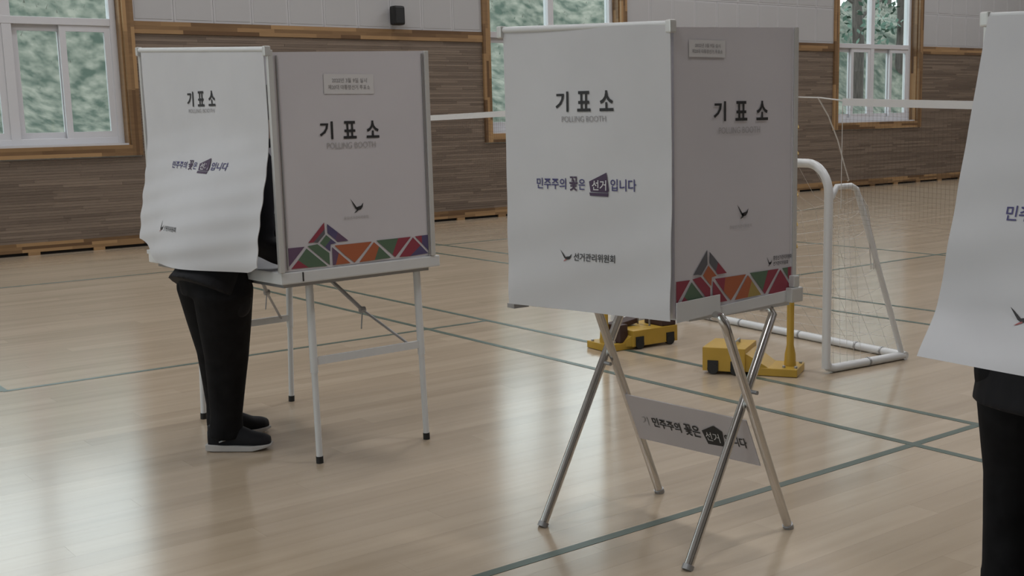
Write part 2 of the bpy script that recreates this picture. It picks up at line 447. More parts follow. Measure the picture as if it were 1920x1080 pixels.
tree(36.4, 23.4, 4.2, 7.0, 'added dark evergreen masking the sky, rightmost of its row on the bank', 4200, 2.4)  # extra crown added to block sky reflections on the floor
tree(25.2, 23.2, 4.0, 6.5, 'added dark evergreen masking the sky, on the bank between the two right-hand windows', 3600, 2.2)  # added beside the others, also to block reflected sky
tree(17.6, 23.2, 4.0, 6.5, 'added loose tree partly masking the sky, on the bank behind the middle window', 1500, 2.3)  # added out of direct view to weaken the middle window's floor reflection

# ------------------------------------------------------------------ printing helpers
_txt = {}
def text2d(body, bold=0.0):
    """text turned into flat polygons, normalised to a 0..1 box"""
    if (body, bold) in _txt: return _txt[(body, bold)]
    cu = bpy.data.curves.new('t', 'FONT'); cu.body = body; cu.size = 1; cu.offset = bold; cu.resolution_u = 3; cu.fill_mode = 'FRONT'
    o = bpy.data.objects.new('t', cu); COL.objects.link(o)
    bpy.context.view_layer.update(); dg = bpy.context.evaluated_depsgraph_get()
    me = bpy.data.meshes.new_from_object(o.evaluated_get(dg))
    vs = [(v.co.x, v.co.y) for v in me.vertices]; fs = [tuple(p.vertices) for p in me.polygons]
    bpy.data.objects.remove(o); bpy.data.curves.remove(cu); bpy.data.meshes.remove(me)
    if vs:
        x0, x1 = min(v[0] for v in vs), max(v[0] for v in vs); y0, y1 = min(v[1] for v in vs), max(v[1] for v in vs)
        vs = [((x-x0)/(x1-x0), (y-y0)/max(1e-6, y1-y0)) for x, y in vs]
    _txt[(body, bold)] = (vs, fs); return vs, fs
def print_text(m_, body, fn, u0, u1, z0, z1, mi=0, bold=.0):
    """fn(u,z) -> point on the printed surface"""
    vs, fs = text2d(body, bold); b = len(m_.v)
    m_.v += [tuple(fn(lerp(u0, u1, x), lerp(z0, z1, y))) for x, y in vs]
    for f in fs: m_.face([b+i for i in f], .5, mi)
def print_poly(m_, pts, fn, mi=0):
    m_.poly([fn(u, z) for u, z in pts], .5, mi)
def bird(m_, fn, u, z, w_, h, mi=0, mi2=0):
    P = lambda a, b: (u+a*w_, z+b*h)
    print_poly(m_, [P(0,1),P(.16,.80),P(.48,.38),P(.62,.25),P(.50,.18),P(.36,.30)], fn, mi)
    print_poly(m_, [P(.48,.38),P(.62,.42),P(.82,.46),P(1,.68),P(.92,.36),P(.78,.20),P(.55,.16),P(.44,.24)], fn, mi)
    print_poly(m_, [P(.55,.24),P(.58,.14),P(.38,.02),P(.28,.0),P(.42,.14)], fn, mi2)

ORG, MAR, GRN, PUR, BLU, YEL, TEA = [mat('print_'+n, c, .55) for n, c in (('orange',(.40,.115,.05)),('maroon',(.27,.04,.065)),('green',(.09,.15,.095)),('violet',(.13,.075,.14)),('blue',(.085,.07,.16)),('yellow',(.36,.27,.08)),('slate',(.11,.11,.125)))]
BANDM = [ORG, MAR, GRN, PUR, BLU, YEL, TEA]
def band(m_, fn, u0, u1, z0, z1, pal):
    """coloured triangle frieze with a house-like peak; a in 0..1680, b px of the drawing"""
    def P(x, y):
        a = (x-135)/1680; top = 545-.101*(x-135); bot = 830-.131*(x-140)
        bb_ = (y-top)/(bot-top); return (lerp(u0, u1, a), lerp(z1, z0, bb_))
    shapes = [([(135,545),(318,527),(135,795)], 0), ([(158,822),(240,705),(350,800)], 1), ([(240,705),(338,550),(565,780),(350,800)], 2),
      ([(350,520),(462,495),(592,612),(592,768)], 3),
      ([(360,478),(550,215),(553,300),(420,472)], 4), ([(420,472),(553,300),(553,365),(468,478)], 5),
      ([(582,235),(700,345),(670,440),(582,352)], 6), ([(700,345),(820,455),(692,470),(670,440)], 7),
      ([(566,378),(620,430),(545,535),(492,482)], 8), ([(620,430),(678,485),(612,500),(604,592),(545,535)], 9),
      ([(626,535),(700,610),(660,765),(626,770)], 10), ([(700,610),(830,742),(660,765)], 11),
      ([(655,515),(800,500),(780,650)], 12), ([(800,500),(1095,468),(960,640),(880,735),(780,650)], 13),
      ([(935,730),(1120,475),(1180,530),(1120,700)], 14), ([(1180,530),(1320,668),(1120,700)], 15),
      ([(1150,455),(1420,425),(1340,630)], 16), ([(1420,425),(1580,408),(1375,660),(1340,630)], 17),
      ([(1425,658),(1605,415),(1700,510),(1560,645)], 18), ([(1560,645),(1700,510),(1795,603)], 19),
      ([(1632,402),(1720,392),(1720,490)], 20), ([(1720,392),(1815,380),(1815,590),(1720,490)], 21)]
    for pts, k in shapes: print_poly(m_, [P(*q) for q in pts], fn, pal[k])
# indices: 0 orange 1 maroon 2 green 3 violet 4 blue 5 yellow 6 slate
PAL1 = [3,1,2,2,1,6,4,3,2,4,3,0,0,0,0,2,2,1,1,4,1,4]
PAL2 = [1,1,2,1,6,6,6,1,0,0,1,1,1,0,0,5,2,1,1,1,2,1]

def panel_fn(A, B, off):
    """A, B: (x,y) ends; u metres from A, z height; off: metres proud on the viewer's side"""
    A = V(A[0], A[1], 0); B = V(B[0], B[1], 0); d = (B-A).normalized(); n = V(d.y, -d.x, 0)
    return lambda u, z: A+d*u+n*off+V(0, 0, z)
def slab(A, B, z0a, z1a, z0b, z1b, th):
    """upright sheet between two plan points, bottoms/tops given at each end, thickness behind it"""
    A = V(A[0], A[1], 0); B = V(B[0], B[1], 0); d = (B-A).normalized(); n = V(d.y, -d.x, 0)
    m_ = MB(); b = []
    for P_, z0, z1 in ((A, z0a, z1a), (B, z0b, z1b)):
        for z in (z0, z1):
            for o in (0, -th): m_.v.append(tuple(P_+n*o+V(0, 0, z)))
    # 0 A0f 1 A0b 2 A1f 3 A1b 4 B0f 5 B0b 6 B1f 7 B1b
    for q in ((0,4,6,2),(1,3,7,5),(0,2,3,1),(4,5,7,6),(2,6,7,3),(0,1,5,4)): m_.face(q)
    return m_

class Curtain:
    def __init__(s, N, F, zn, zf, bulge, hem, edge=(0, 1)):
        s.N, s.F = V(N[0], N[1], 0), V(F[0], F[1], 0); s.d = (s.F-s.N); s.L = s.d.length; s.d.normalize()
        s.n = V(-s.d.y, s.d.x, 0); s.zn, s.zf = zn, zf; s.bulge = bulge; s.hem = hem; s.e = edge
    def pt(s, a, z, off=0):
        """a in metres from the near corner, z height"""
        t = a/s.L
        return s.N+s.d*a+s.n*(s.bulge(t, z)+off)+V(0, 0, z)
    def build(s, parent, nu=40, nv=56):
        m_ = MB(); th = .0015
        for side in (0, 1):
            for j in range(nv+1):
                for i in range(nu+1):
                    t = lerp(s.e[0], s.e[1], i/nu); zt = lerp(s.zn, s.zf, t); z = lerp(zt, s.hem(t), j/nv)
                    m_.v.append(tuple(s.pt(t*s.L, z, th if side == 0 else -th)))
        W = nu+1; T = W*(nv+1)
        for j in range(nv):
            for i in range(nu):
                a = j*W+i; m_.face((a, a+1, a+W+1, a+W)); m_.face((T+a, T+a+W, T+a+W+1, T+a+1))
        for j in range(nv):
            for i in (0, nu):
                a = j*W+i; m_.face((a, a+W, T+a+W, T+a))
        for i in range(nu):
            for j in (0, nv):
                a = j*W+i; m_.face((a, a+1, T+a+1, T+a))
        return m_.build('curtain', CURT, parent, smooth=True, fix=True)

def curtain_print(cu, curt, title, poll, slog, box, org, emb, ht):
    """positions along the curtain measured from its near edge (left end first), heights"""
    fn = lambda u, z: cu.pt(u, z, .004)
    fn2 = lambda u, z: cu.pt(u, z, .0055)
    m_ = MB(); w = title[0]-title[1]
    for k, ch in enumerate('기표소'):
        u = title[0]-w*(k*.385); print_text(m_, ch, fn, u, u-w*.23, title[2], title[3], 0, .022)
    print_text(m_, 'POLLING BOOTH', fn, poll[0], poll[1], poll[2], poll[3], 1, .0)
    m_.build('printed_title', [INK, INKG], curt)
    m_ = MB(); L = slog[0]-slog[1]; z0, z1 = slog[2], slog[3]; u0 = slog[0]
    print_text(m_, '민주주의', fn, u0, u0-.31*L, z0, z1, 0, .012); print_text(m_, '꽃', fn, u0-.345*L, u0-.43*L, z0-.004, z1+.006, 1, .02); print_text(m_, '은', fn, u0-.44*L, u0-.505*L, z0, z1-.002, 0, .012)
    b0, b1 = u0-.545*L, u0-.74*L; hz = (z1-z0)
    m_.build('printed_slogan', [INKN, INKP], curt); m_ = MB()
    print_poly(m_, [(b0, z1-.25*hz), (lerp(b0, b1, .88), z1+.55*hz), (b1, z0), (lerp(b0, b1, .95), z0-.2*hz), (lerp(b0, b1, .08), z0-.15*hz)], fn, 1)
    print_poly(m_, [(lerp(b0, b1, .02), z0-.22*hz), (lerp(b0, b1, .98), z0-.25*hz), (lerp(b0, b1, .95), z0-.55*hz), (lerp(b0, b1, .05), z0-.5*hz)], fn, 1)
    print_text(m_, '선거', fn2, lerp(b0, b1, .16), lerp(b0, b1, .88), z0-.02*hz, z1-.12*hz, 2, .01)
    m_.build('printed_ballot_box', [INKN, INKP, STICK], curt); m_ = MB()
    print_text(m_, '입니다', fn, u0-.755*L, u0-L, z0-.002, z1, 0, .012)
    m_.build('printed_slogan', INKN, curt)
    m_ = MB()
    e = emb; fb = lambda u, z: fn(e[0]-(u-e[0]), z)
    bird(m_, fb, e[0], e[2], e[0]-e[1], e[3]-e[2], 0, 1)
    m_.build('printed_emblem', [INK, INKR], curt); m_ = MB()
    print_text(m_, '선거관리위원회', fn, org[0], org[1], org[2], org[3], 0, .012)
    m_.build('printed_name', INK, curt)

def panel_print(pan, A, B, st, ti, po, bi, og, bd, pal, corner=None):
    fn = panel_fn(A, B, .0008); fn2 = panel_fn(A, B, .0022); fn3 = panel_fn(A, B, .0030)
    m_ = MB(); q = st
    for a, b in ((q[0], q[1]),): print_poly(m_, [(a, q[2]), (b, q[2]), (b, q[3]), (a, q[3])], fn2, 0)
    h = q[3]-q[2]; wq = q[1]-q[0]
    print_text(m_, '2022년 3월 9일 실시', fn3, q[0]+wq*.16, q[0]+wq*.86, q[2]+h*.56, q[2]+h*.80, 1, .005)
    print_text(m_, '제20대 대통령선거 투표소', fn3, q[0]+wq*.08, q[0]+wq*.92, q[2]+h*.22, q[2]+h*.46, 1, .005)
    m_.build('notice_sticker', [STICK, INKG], pan)
    m_ = MB(); wt = ti[1]-ti[0]
    for k, ch in enumerate('기표소'):
        u = ti[0]+wt*k*.39; print_text(m_, ch, fn2, u, u+wt*.22, ti[2], ti[3], 0, .022)
    print_text(m_, 'POLLING BOOTH', fn2, po[0], po[1], po[2], po[3], 1)
    m_.build('printed_title', [INK, INKL], pan)
    m_ = MB(); bird(m_, fn2, bi[0], bi[2], bi[1]-bi[0], bi[3]-bi[2], 0, 0)
    m_.build('printed_emblem', [INK, INKR], pan); m_ = MB()
    print_text(m_, '중앙선거관리위원회', fn2, og[0], og[1], og[2], og[3], 0)
    m_.build('printed_name', INKL, pan); m_ = MB()
    if corner:
        c = corner; bird(m_, fn2, c[0], c[2], (c[1]-c[0])*.2, c[3]-c[2], 0, 0); m_.build('printed_emblem', INK, pan); m_ = MB()
        print_text(m_, '중앙선거관리위원회', fn2, lerp(c[0], c[1], .25), c[1], lerp(c[2], c[3], .55), c[3], 0, .01)
        print_text(m_, '선거관리위원회', fn2, lerp(c[0], c[1], .25), lerp(c[0], c[1], .85), c[2], lerp(c[2], c[3], .42), 0, .01)
        m_.build('printed_name', INK, pan)
    m_ = MB(); band(m_, fn2, *bd, pal); m_.build('printed_frieze', BANDM, pan)

# ------------------------------------------------------------------ left booth: folding table + screen
T0 = V(2.03, 4.44, 0); ang = math.radians(4.6); tx = V(math.cos(ang), math.sin(ang), 0); ty = V(-math.sin(ang), math.cos(ang), 0)
def TP(a, b, z): return T0+tx*a+ty*b+V(0, 0, z)
MT = Matrix((tx, ty, V(0,0,1))).transposed().to_4x4(); MT.translation = T0
tb = empty('folding_table', TP(.4, .6, 0), 'white folding table on thin white legs under the left booth', 'table')
MB().box(.03, .815, -.005, 1.215, .783, .832, M=MT).build('table_top', STEELW, tb, bevel=.006)
MB().box(.06, .78, .035, 1.18, .765, .783, M=MT).build('under_frame', GREYM, tb)
feet = [V(2.228,4.529,0), V(2.767,4.548,0), V(2.642,5.655,0), V(2.157,5.612,0)]
tops = [V(2.228,4.54,.78), V(2.755,4.56,.78), V(2.66,5.63,.78), V(2.18,5.60,.78)]
for f, t_ in zip(feet, tops):
    lg = MB().tube([lerp(f, t_, .03), lerp(f, t_, .52)], .0135, 10).tube([lerp(f, t_, .50), t_], .0165, 10).build('leg', STEELW, tb, smooth=True)
    MB().tube([f, lerp(f, t_, .038)], .0155, 10).build('foot_cap', RUBBER, lg, smooth=True)
def bar(p, q, hw, hh, name, parent, m):
    p, q = Vector(p), Vector(q); d = (q-p).normalized(); s_ = d.cross(V(0,0,1)).normalized()*hw; u = s_.normalized().cross(d)*hh
    m_ = MB()
    for P_ in (p, q):
        for a, b in ((-1,-1),(1,-1),(1,1),(-1,1)): m_.v.append(tuple(P_+s_*a+u*b))
    for f in ((0,1,2,3),(7,6,5,4),(0,4,5,1),(1,5,6,2),(2,6,7,3),(3,7,4,0)): m_.face(f)
    return m_.build(name, m, parent, fix=True)
bar(lerp(feet[0],tops[0],.56), lerp(feet[1],tops[1],.56), .008, .016, 'cross_bar', tb, STEELW)
bar(lerp(feet[3],tops[3],.56), lerp(feet[2],tops[2],.56), .008, .016, 'cross_bar', tb, STEELW)
for (i, j, sgn) in ((0, 1, 1), (3, 2, -1)):
    m1 = lerp(lerp(feet[i],tops[i],.56), lerp(feet[j],tops[j],.56), .9); top = TP(.40, .6-sgn*.30, .775)
    m0 = lerp(m1, top, .55)+V(0,0,-.02)
    br = MB().tube([top, m0], .009, 8).tube([m0, m1], .006, 8).tube([m0-V(.012,0,.0), m0+V(.012,0,0)], .014, 8).tube([m0, m0+V(-.02,-.02,-.08)], .003, 6)
    br.build('folding_brace', GREYM, tb, smooth=True)
MB().box(.125, .13, -.0075, -.004, .79, .827, M=MT).build('edge_catch', RUBBER, tb)

def booth_frame(root, N, F, zn, zf, rr=.011):
    """curtain rod between near and far corner, with brackets and slim posts"""
    n = V(N[0], N[1], zn); f = V(F[0], F[1], zf)
    MB().tube([n, f], rr, 10).build('curtain_rod', STEELW, root, smooth=True)
    for p in (n, f):
        MB().box(p.x-.013, p.x+.013, p.y-.013, p.y+.013, p.z-.026, p.z+.013).build('rod_bracket', EDGE, root, bevel=.005)

b1 = empty('polling_booth', TP(.4, .6, .832), 'left white polling booth on a table, printed side panel and wrinkled curtain', 'polling booth', 'polling booths')
A1, B1 = (2.075, 4.443), (2.798, 4.500)
# printed near panel
pan = slab(A1, B1, .834, 1.692, .838, 1.712, .012).build('side_panel', PANEL, b1)
panel_print(pan, A1, B1, (.225,.463,1.532,1.612), (.195,.48,1.352,1.423), (.226,.459,1.313,1.338), (.322,.386,1.047,1.108), (.289,.407,1.022,1.035), (.022,.716,.842,.928), PAL1)
FAR1, FARB = tuple(TP(.02, 1.11, 0)[:2]), tuple(TP(.76, 1.11, 0)[:2])
slab(FAR1, FARB, .834, 1.742, .834, 1.742, -.012).build('far_panel', PANEL, b1)
slab((B1[0], B1[1]), FARB, .834, 1.71, .834, 1.742, .012).build('back_panel', PANEL, b1)
for P_, zt, nm in (((2.062, 4.437), 1.70, 'edge_post'), ((2.806, 4.503), 1.712, 'edge_post'), (FAR1, 1.745, 'edge_post'), (FARB, 1.742, 'edge_post')):
    x, y = P_; MB().box(x-.011, x+.011, y-.011, y+.011, .8325, zt).build(nm, EDGE, b1, bevel=.003)
x, y = A1; MB().box(x+.016, x+.021, y-.004, y, .84, 1.68).build('edge_seam', GREYM, b1)
x, y = B1; MB().box(x-.016, x-.010, y-.006, y-.001, .84, 1.70).build('edge_seam', GREYM, b1)
MB().box(FAR1[0]-.03, FAR1[0]+.05, FAR1[1]-.05, FAR1[1]+.03, .833, .85).build('corner_foot', STEELW, b1)
N1, F1 = (2.052, 4.437), (1.952, 5.545)
booth_frame(b1, N1, F1, 1.702, 1.752)
def bul1(t, z):
    k = (1-sstep(.86, 1.42, z))
    o = k*(.225-.145*(1-sstep(.0, .38, t))-.155*sstep(.38, 1.0, t))+.004
    rp = .0038*(1-sstep(1.0, 1.5, z))*math.sin(2*math.pi*(z*10.5+t*1.6))*(.4+.6*math.sin(2.2*t+.4))
    return o+rp+.003*math.sin(7*t+3*z)*(1-sstep(1.3, 1.7, z))
hem1 = lambda t: .838+.004*math.sin(t*math.pi*1.0)+.075*sstep(.66, 1.0, t)+.028*(1-sstep(0, .07, t))
c1 = Curtain(N1, F1, 1.700, 1.748, bul1, hem1, (.012, .972))
cu1 = c1.build(b1, 50, 90)
curtain_print(c1, cu1, (.662,.417,1.494,1.557), (.654,.430,1.468,1.484), (.77,.275,1.236,1.266), None, (.60,.46,.985,1.006), (.68,.615,.976,1.022), 0)

# ------------------------------------------------------------------ centre and right booths on crossed legs
def cross_booth(root, A, B, F, zs, feet, tops, off, curt, prn, bent=True):
    """A near corner, B right corner, F far-left corner (plan), zs tops at A,B,F"""
    o = Vector((off[0], off[1], 0)); P2 = lambda p: (p[0]+off[0], p[1]+off[1])
    A, B, F = P2(A), P2(B), P2(F); G = (B[0]+F[0]-A[0], B[1]+F[1]-A[1])
    pan = slab(A, B, .80, zs[0]-.004, .805, zs[1], .010).build('side_panel', PANEL, root)
    if prn: panel_print(pan, A, B, *prn)
    slab(F, G, .80, zs[2], .80, zs[2], -.010).build('far_panel', PANEL, root)
    slab(B, G, .80, zs[1], .80, zs[2], .010).build('back_panel', PANEL, root)
    fn = panel_fn(A, B, .012); ft = panel_fn(A, B, .006)
    # base shelf
    m_ = MB(); q = [V(*A, 0), V(*B, 0), V(*G, 0), V(*F, 0)]; c_ = sum(q, V(0,0,0))/4
    q = [lerp(p, c_, .02) for p in q]; q[0] = lerp(q[0], q[1], .12); q[3] = lerp(q[3], q[2], .12)
    m_.v += [tuple(p+V(0,0,.782)) for p in q]+[tuple(p+V(0,0,.80)) for p in q]
    for f in ((3,2,1,0),(4,5,6,7),(0,1,5,4),(1,2,6,5),(2,3,7,6),(3,0,4,7)): m_.face(f)
    m_.build('base_shelf', STEELW, root)
    L = (V(*B)-V(*A)).length
    def flap(u0, u1, z0, z1, z0b, z1b, f, name):
        k = MB(); b = [f(u0, z0), f(u1, z0b), f(u1, z1b), f(u0, z1)]; n_ = f(0,0)-panel_fn(A, B, 0)(0,0); n_ = n_.normalized()*.004
        k.v += [tuple(p) for p in b]+[tuple(p-n_) for p in b]
        for fc in ((0,1,2,3),(7,6,5,4),(0,4,5,1),(1,5,6,2),(2,6,7,3),(3,7,4,0)): k.face(fc)
        return k.build(name, STEELW, root, fix=True)
    flap(-.003, .188, .788, .851, .800, .858, fn, 'front_flap'); flap(.19, L+.01, .786, .818, .800, .838, ft, 'front_flap')
    m_ = MB(); p = V(*B, 0); m_.box(p.x-.035, p.x+.022, p.y-.03, p.y+.012, .795, .845).box(p.x-.02, p.x+.008, p.y-.026, p.y+.006, .845, .885).build('corner_clamp', EDGE, root, bevel=.005)
    MB().box(p.x-.006, p.x+.012, p.y-.006, p.y+.012, .80, zs[1]).build('edge_post', EDGE, root)
    for P_, z in ((A, zs[0]), (F, zs[2]), (G, zs[2])):
        MB().box(P_[0]+.004, P_[0]+.016, P_[1]+.012, P_[1]+.024, .80, z-.01).build('edge_post', EDGE, root)
    MB().box(F[0]-.012, F[0]+.05, F[1]-.02, F[1]+.02, .785, .80).build('corner_foot', GREYM, root)
    for i, (f, t_) in enumerate(zip(feet, tops)):
        f = f+o; t_ = t_+o; d = (t_-f).normalized()
        pts = [f+d*.01, lerp(f, t_, .93)]
        inward = V(c_.x-t_.x, c_.y-t_.y, 0)*.25
        pts += [lerp(f, t_, .98), t_+inward*.15+V(0,0,.004), t_+inward*.45+V(0,0,.006)] if bent else [t_]
        sh = V(0, .016 if i % 2 == 0 else -.016, 0)
        lg = MB().tube([p+sh for p in pts], .0155, 14).build('leg', CHROME, root, smooth=True)
        MB().tube([f+sh+V(0,0,.001), f+sh+d*.018], .019, 12).build('foot_cap', GREYM, lg, smooth=True)
    for i, j, z in ((0, 1, .546), (2, 3, .524)):
        a = lerp(feet[i], tops[i], z/tops[i].z)+o; MB().tube([a+V(0,-.03,0), a+V(0,.03,0)], .007, 8).build('pivot_bolt', GREYM, root, smooth=True)
    # banner between the far legs
    p = [lerp(feet[1], tops[1], z/tops[1].z)+o for z in (.245, .425)]+[lerp(feet[3], tops[3], z/tops[3].z)+o for z in (.43, .255)]
    nb = (p[1]-p[0]).cross(p[3]-p[0]).normalized()
    if nb.x > 0: nb = -nb
    p = [v+nb*.012 for v in p]; p = [lerp(p[0], p[3], .03), lerp(p[1], p[2], .03), lerp(p[1], p[2], .98), lerp(p[0], p[3], .98)]
    m_ = MB(); gn = 12
    for sg in (1, -1):
        for a_ in range(gn+1):
            for b_ in range(5): m_.v.append(tuple(lerp(lerp(p[0], p[3], a_/gn), lerp(p[1], p[2], a_/gn), b_/4)+nb*.002*sg))
    H_ = 5*(gn+1)
    for a_ in range(gn):
        for b_ in range(4):
            k_ = a_*5+b_; m_.face((k_, k_+5, k_+6, k_+1)); m_.face((H_+k_, H_+k_+1, H_+k_+6, H_+k_+5))
        for b_ in (0, 4): k_ = a_*5+b_; m_.face((k_, k_+5, H_+k_+5, H_+k_))
    for a_ in (0, gn):
        for b_ in range(4): k_ = a_*5+b_; m_.face((k_, k_+1, H_+k_+1, H_+k_))
    bn = m_.build('slogan_board', mat('board_lilac', (.50,.465,.485), .5), root, fix=True)
    def bf(a, b, off=.0045): # a left->right, b bottom->top
        return lerp(lerp(p[0], p[3], a), lerp(p[1], p[2], a), b)+nb*off
    m_ = MB(); z0, z1 = .38, .60
    print_text(m_, '기', bf, .10, .15, z0, z1-.02, 1); m_.build('printed_mark', [INK, INKG], bn); m_ = MB(); print_text(m_, '민주주의', bf, .19, .43, z0, z1, 0, .02); print_text(m_, '꽃은', bf, .46, .59, z0-.02, z1+.02, 0, .02)
    m_.build('printed_slogan', [INK, INKG], bn); m_ = MB()
    print_poly(m_, [(.61,.55),(.72,.72),(.78,.62),(.76,.28),(.63,.26)], bf, 0)
    print_text(m_, '선거', lambda a, b: bf(a, b, .007), .635, .745, .36, .56, 2); m_.build('printed_ballot_box', [INK, INKG, STICK], bn); m_ = MB()
    print_text(m_, '입니다', bf, .785, .95, z0-.02, z1-.02, 0, .02)
    m_.build('printed_slogan', INK, bn)
    zc = 1.690
    N_ = (A[0]-.016, A[1]-.004); F_ = (F[0]-.016, F[1]+.004)
    booth_frame(root, N_, F_, zs[0]+.004, zs[2]+.004)
    bulge, hem, edge = curt
    c = Curtain(N_, F_, zs[0]+.004, zs[2]+.004, bulge, hem, edge)
    cu = c.build(root, 40, 70)
    return c, cu
A2, B2, F2 = (2.558, 2.700), (3.105, 2.700), (2.385, 3.318)
FEET = [V(2.446,3.250,0), V(3.016,3.288,0), V(2.542,2.618,0), V(3.079,2.698,0)]
TOPS = [V(2.872,3.278,.762), V(2.690,3.266,.78), V(3.022,2.69,.775), V(2.697,2.642,.79)]
b2 = empty('polling_booth', (2.76, 2.95, 0), 'central white polling booth on crossed chrome legs with slogan board below', 'polling booth', 'polling booths')
bul2 = lambda t, z: .006+.004*math.sin(5*t+4*z)+.0025*math.sin(2*math.pi*(z*5+t))*(1-sstep(.8, 1.5, z))+.012*(1-sstep(.8, 1.3, z))*(1-t)
hem2 = lambda t: lerp(.797, .803, t)
prn2 = ((.062,.219,1.601,1.653), (.168,.417,1.405,1.467), (.191,.380,1.366,1.386), (.274,.327,1.092,1.140), (.240,.343,1.063,1.074), (.004,.552,.832,.916), PAL2, (.417,.540,.925,.958))
c2, cu2 = cross_booth(b2, A2, B2, F2, (1.692, 1.702, 1.708), FEET, TOPS, (0, 0), (bul2, hem2, (-.006, .985)), prn2)
curtain_print(c2, cu2, (.426,.201,1.443,1.507), (.402,.230,1.411,1.429), (.509,.122,1.196,1.232), None, (.362,.202,.966,.992), (.417,.370,.962,1.000), 0)

OFF3 = (2.925-F2[0], 1.865-F2[1])
b3 = empty('polling_booth', (2.76+OFF3[0], 2.95+OFF3[1], 0), 'right-hand white polling booth, its curtain pushed far out at the frame edge', 'polling booth', 'polling booths')
def bul3(t, z):
    a = (1.69-z)/.89
    return .006+.40*max(a, 0)**1.0*(.9+.1*t)+.10*(1-sstep(.82, .95, z))+.004*math.sin(2*math.pi*(z*6+t*.7))*(1-sstep(1.0, 1.6, z))
hem3 = lambda t: lerp(.79, .84, t)
c3, cu3 = cross_booth(b3, A2, B2, F2, (1.655, 1.665, 1.667), FEET, TOPS, OFF3, (bul3, hem3, (.0, .985)), prn2)
curtain_print(c3, cu3, (.426,.201,1.43,1.49), (.402,.230,1.40,1.416), (.51,.10,1.155,1.192), None, (.37,.202,.925,.95), (.462,.40,.915,.955), 0)

# ------------------------------------------------------------------ badminton posts, nets, goal
def post_cart(loc, head, ph, lab, weights, bl=.22):
    """weighted yellow base; local +x points from the weight box to the post (origin)"""
    r_ = empty('badminton_post', loc, lab, 'post', 'badminton posts')
    R_ = Matrix.Translation(Vector(loc)) @ Matrix.Rotation(head, 4, 'Z')
    def bx(n_, x0, x1, y0, y1, z0, z1, m=YELLOW, bev=.004, par_=None): return MB().box(x0, x1, y0, y1, z0, z1, M=R_).build(n_, m, par_ or r_, bevel=bev)
    bx('base_plate', -.16, .06, -.11, .11, .002, .045)
    m_ = MB() # tapered neck sloping up to the box
    if bl < .2: pts = [(-.06,-.10,.045),(-.06,.10,.045),(-.115,.13,.09),(-.115,-.13,.09),(-.06,-.10,.02),(-.06,.10,.02),(-.115,.13,.02),(-.115,-.13,.02)]
    else: pts = [(-.10,-.10,.045),(-.10,.10,.045),(-.25,.13,.14),(-.25,-.13,.14),(-.10,-.10,.02),(-.10,.10,.02),(-.25,.13,.02),(-.25,-.13,.02)]
    m_.v += [tuple(R_ @ Vector(q)) for q in pts]
    for f in ((0,1,2,3),(7,6,5,4),(0,4,5,1),(1,5,6,2),(2,6,7,3),(3,7,4,0)): m_.face(f)
    m_.build('neck', YELLOW, r_, fix=True)
    bx('weight_box', -.46, -bl, -.14, .14, .018, .150 if bl > .2 else .118)
    for sx in (-.40, -bl-.05):
        for sy in (-.146, .118):
            m_ = MB().tube([R_ @ V(sx, sy-.002, .032), R_ @ V(sx, sy+.030, .032)], .031, 14).box(sx-.03, sx+.03, sy, sy+.028, .03, .078, M=R_); m_.build('wheel', RUBBER, r_)
    for sx, sy in ((-.02,.07),(-.02,-.07),(.045,.07),(.045,-.07)):
        MB().tube([R_ @ V(sx, sy, .045), R_ @ V(sx, sy, .056)], .009, 8).build('bolt', GREYM, r_)
    MB().tube([R_ @ V(0,0,.04), R_ @ V(0,0,.11), R_ @ V(0,0,.16), R_ @ V(0,0,ph)], [.034,.030,.020,.020], 14).build('pole', YELLOW, r_, smooth=True)
    MB().tube([R_ @ V(0,0,ph), R_ @ V(0,0,ph+.012)], .023, 12).build('pole_cap', RUBBER, r_, smooth=True)
    for hz in (.72, .84, 1.0, 1.22, 1.36):
        c_ = R_ @ V(0,0,hz); MB().tube([c_+V(.02*math.cos(a_)+.012, .026*math.sin(a_), .024*math.sin(a_)*1.0) for a_ in [i*math.pi/5 for i in range(10)]], .004, 6, closed=True).build('hook', YELLOW, r_, smooth=True)
    MB().tube([R_ @ V(-.30,-.06,.115), R_ @ V(-.30,-.06,.168), R_ @ V(-.30,.06,.168), R_ @ V(-.30,.06,.115)], .007, 8).build('handle', GREYM, r_, smooth=True)
    for q in weights:
        Mw = R_ @ Matrix.Translation(V(*q[0])) @ Matrix.Rotation(q[2], 4, 'Y') @ Matrix.Rotation(q[3], 4, 'Z')
        a, b, c = q[1]; MB().box(-a, a, -b, b, 0, 2*c, M=Mw).build('weight_block', BROWN, r_, bevel=.005)
P1, P2 = (4.700, 5.585, 0), (4.985, 4.345, 0)
post_cart(P1, math.radians(176), 1.50, 'yellow badminton post with maroon weights on its base, seen under the central booth', [((-.40,.04,.119),(.055,.09,.04),0,0), ((-.16,-.05,.12),(.10,.05,.016),.12,.1), ((-.06,.04,.046),(.035,.06,.055),0,.2)], bl=.11)
post_cart(P2, math.radians(-60), 1.505, 'yellow badminton post with bare yellow base beside the white goal', [])
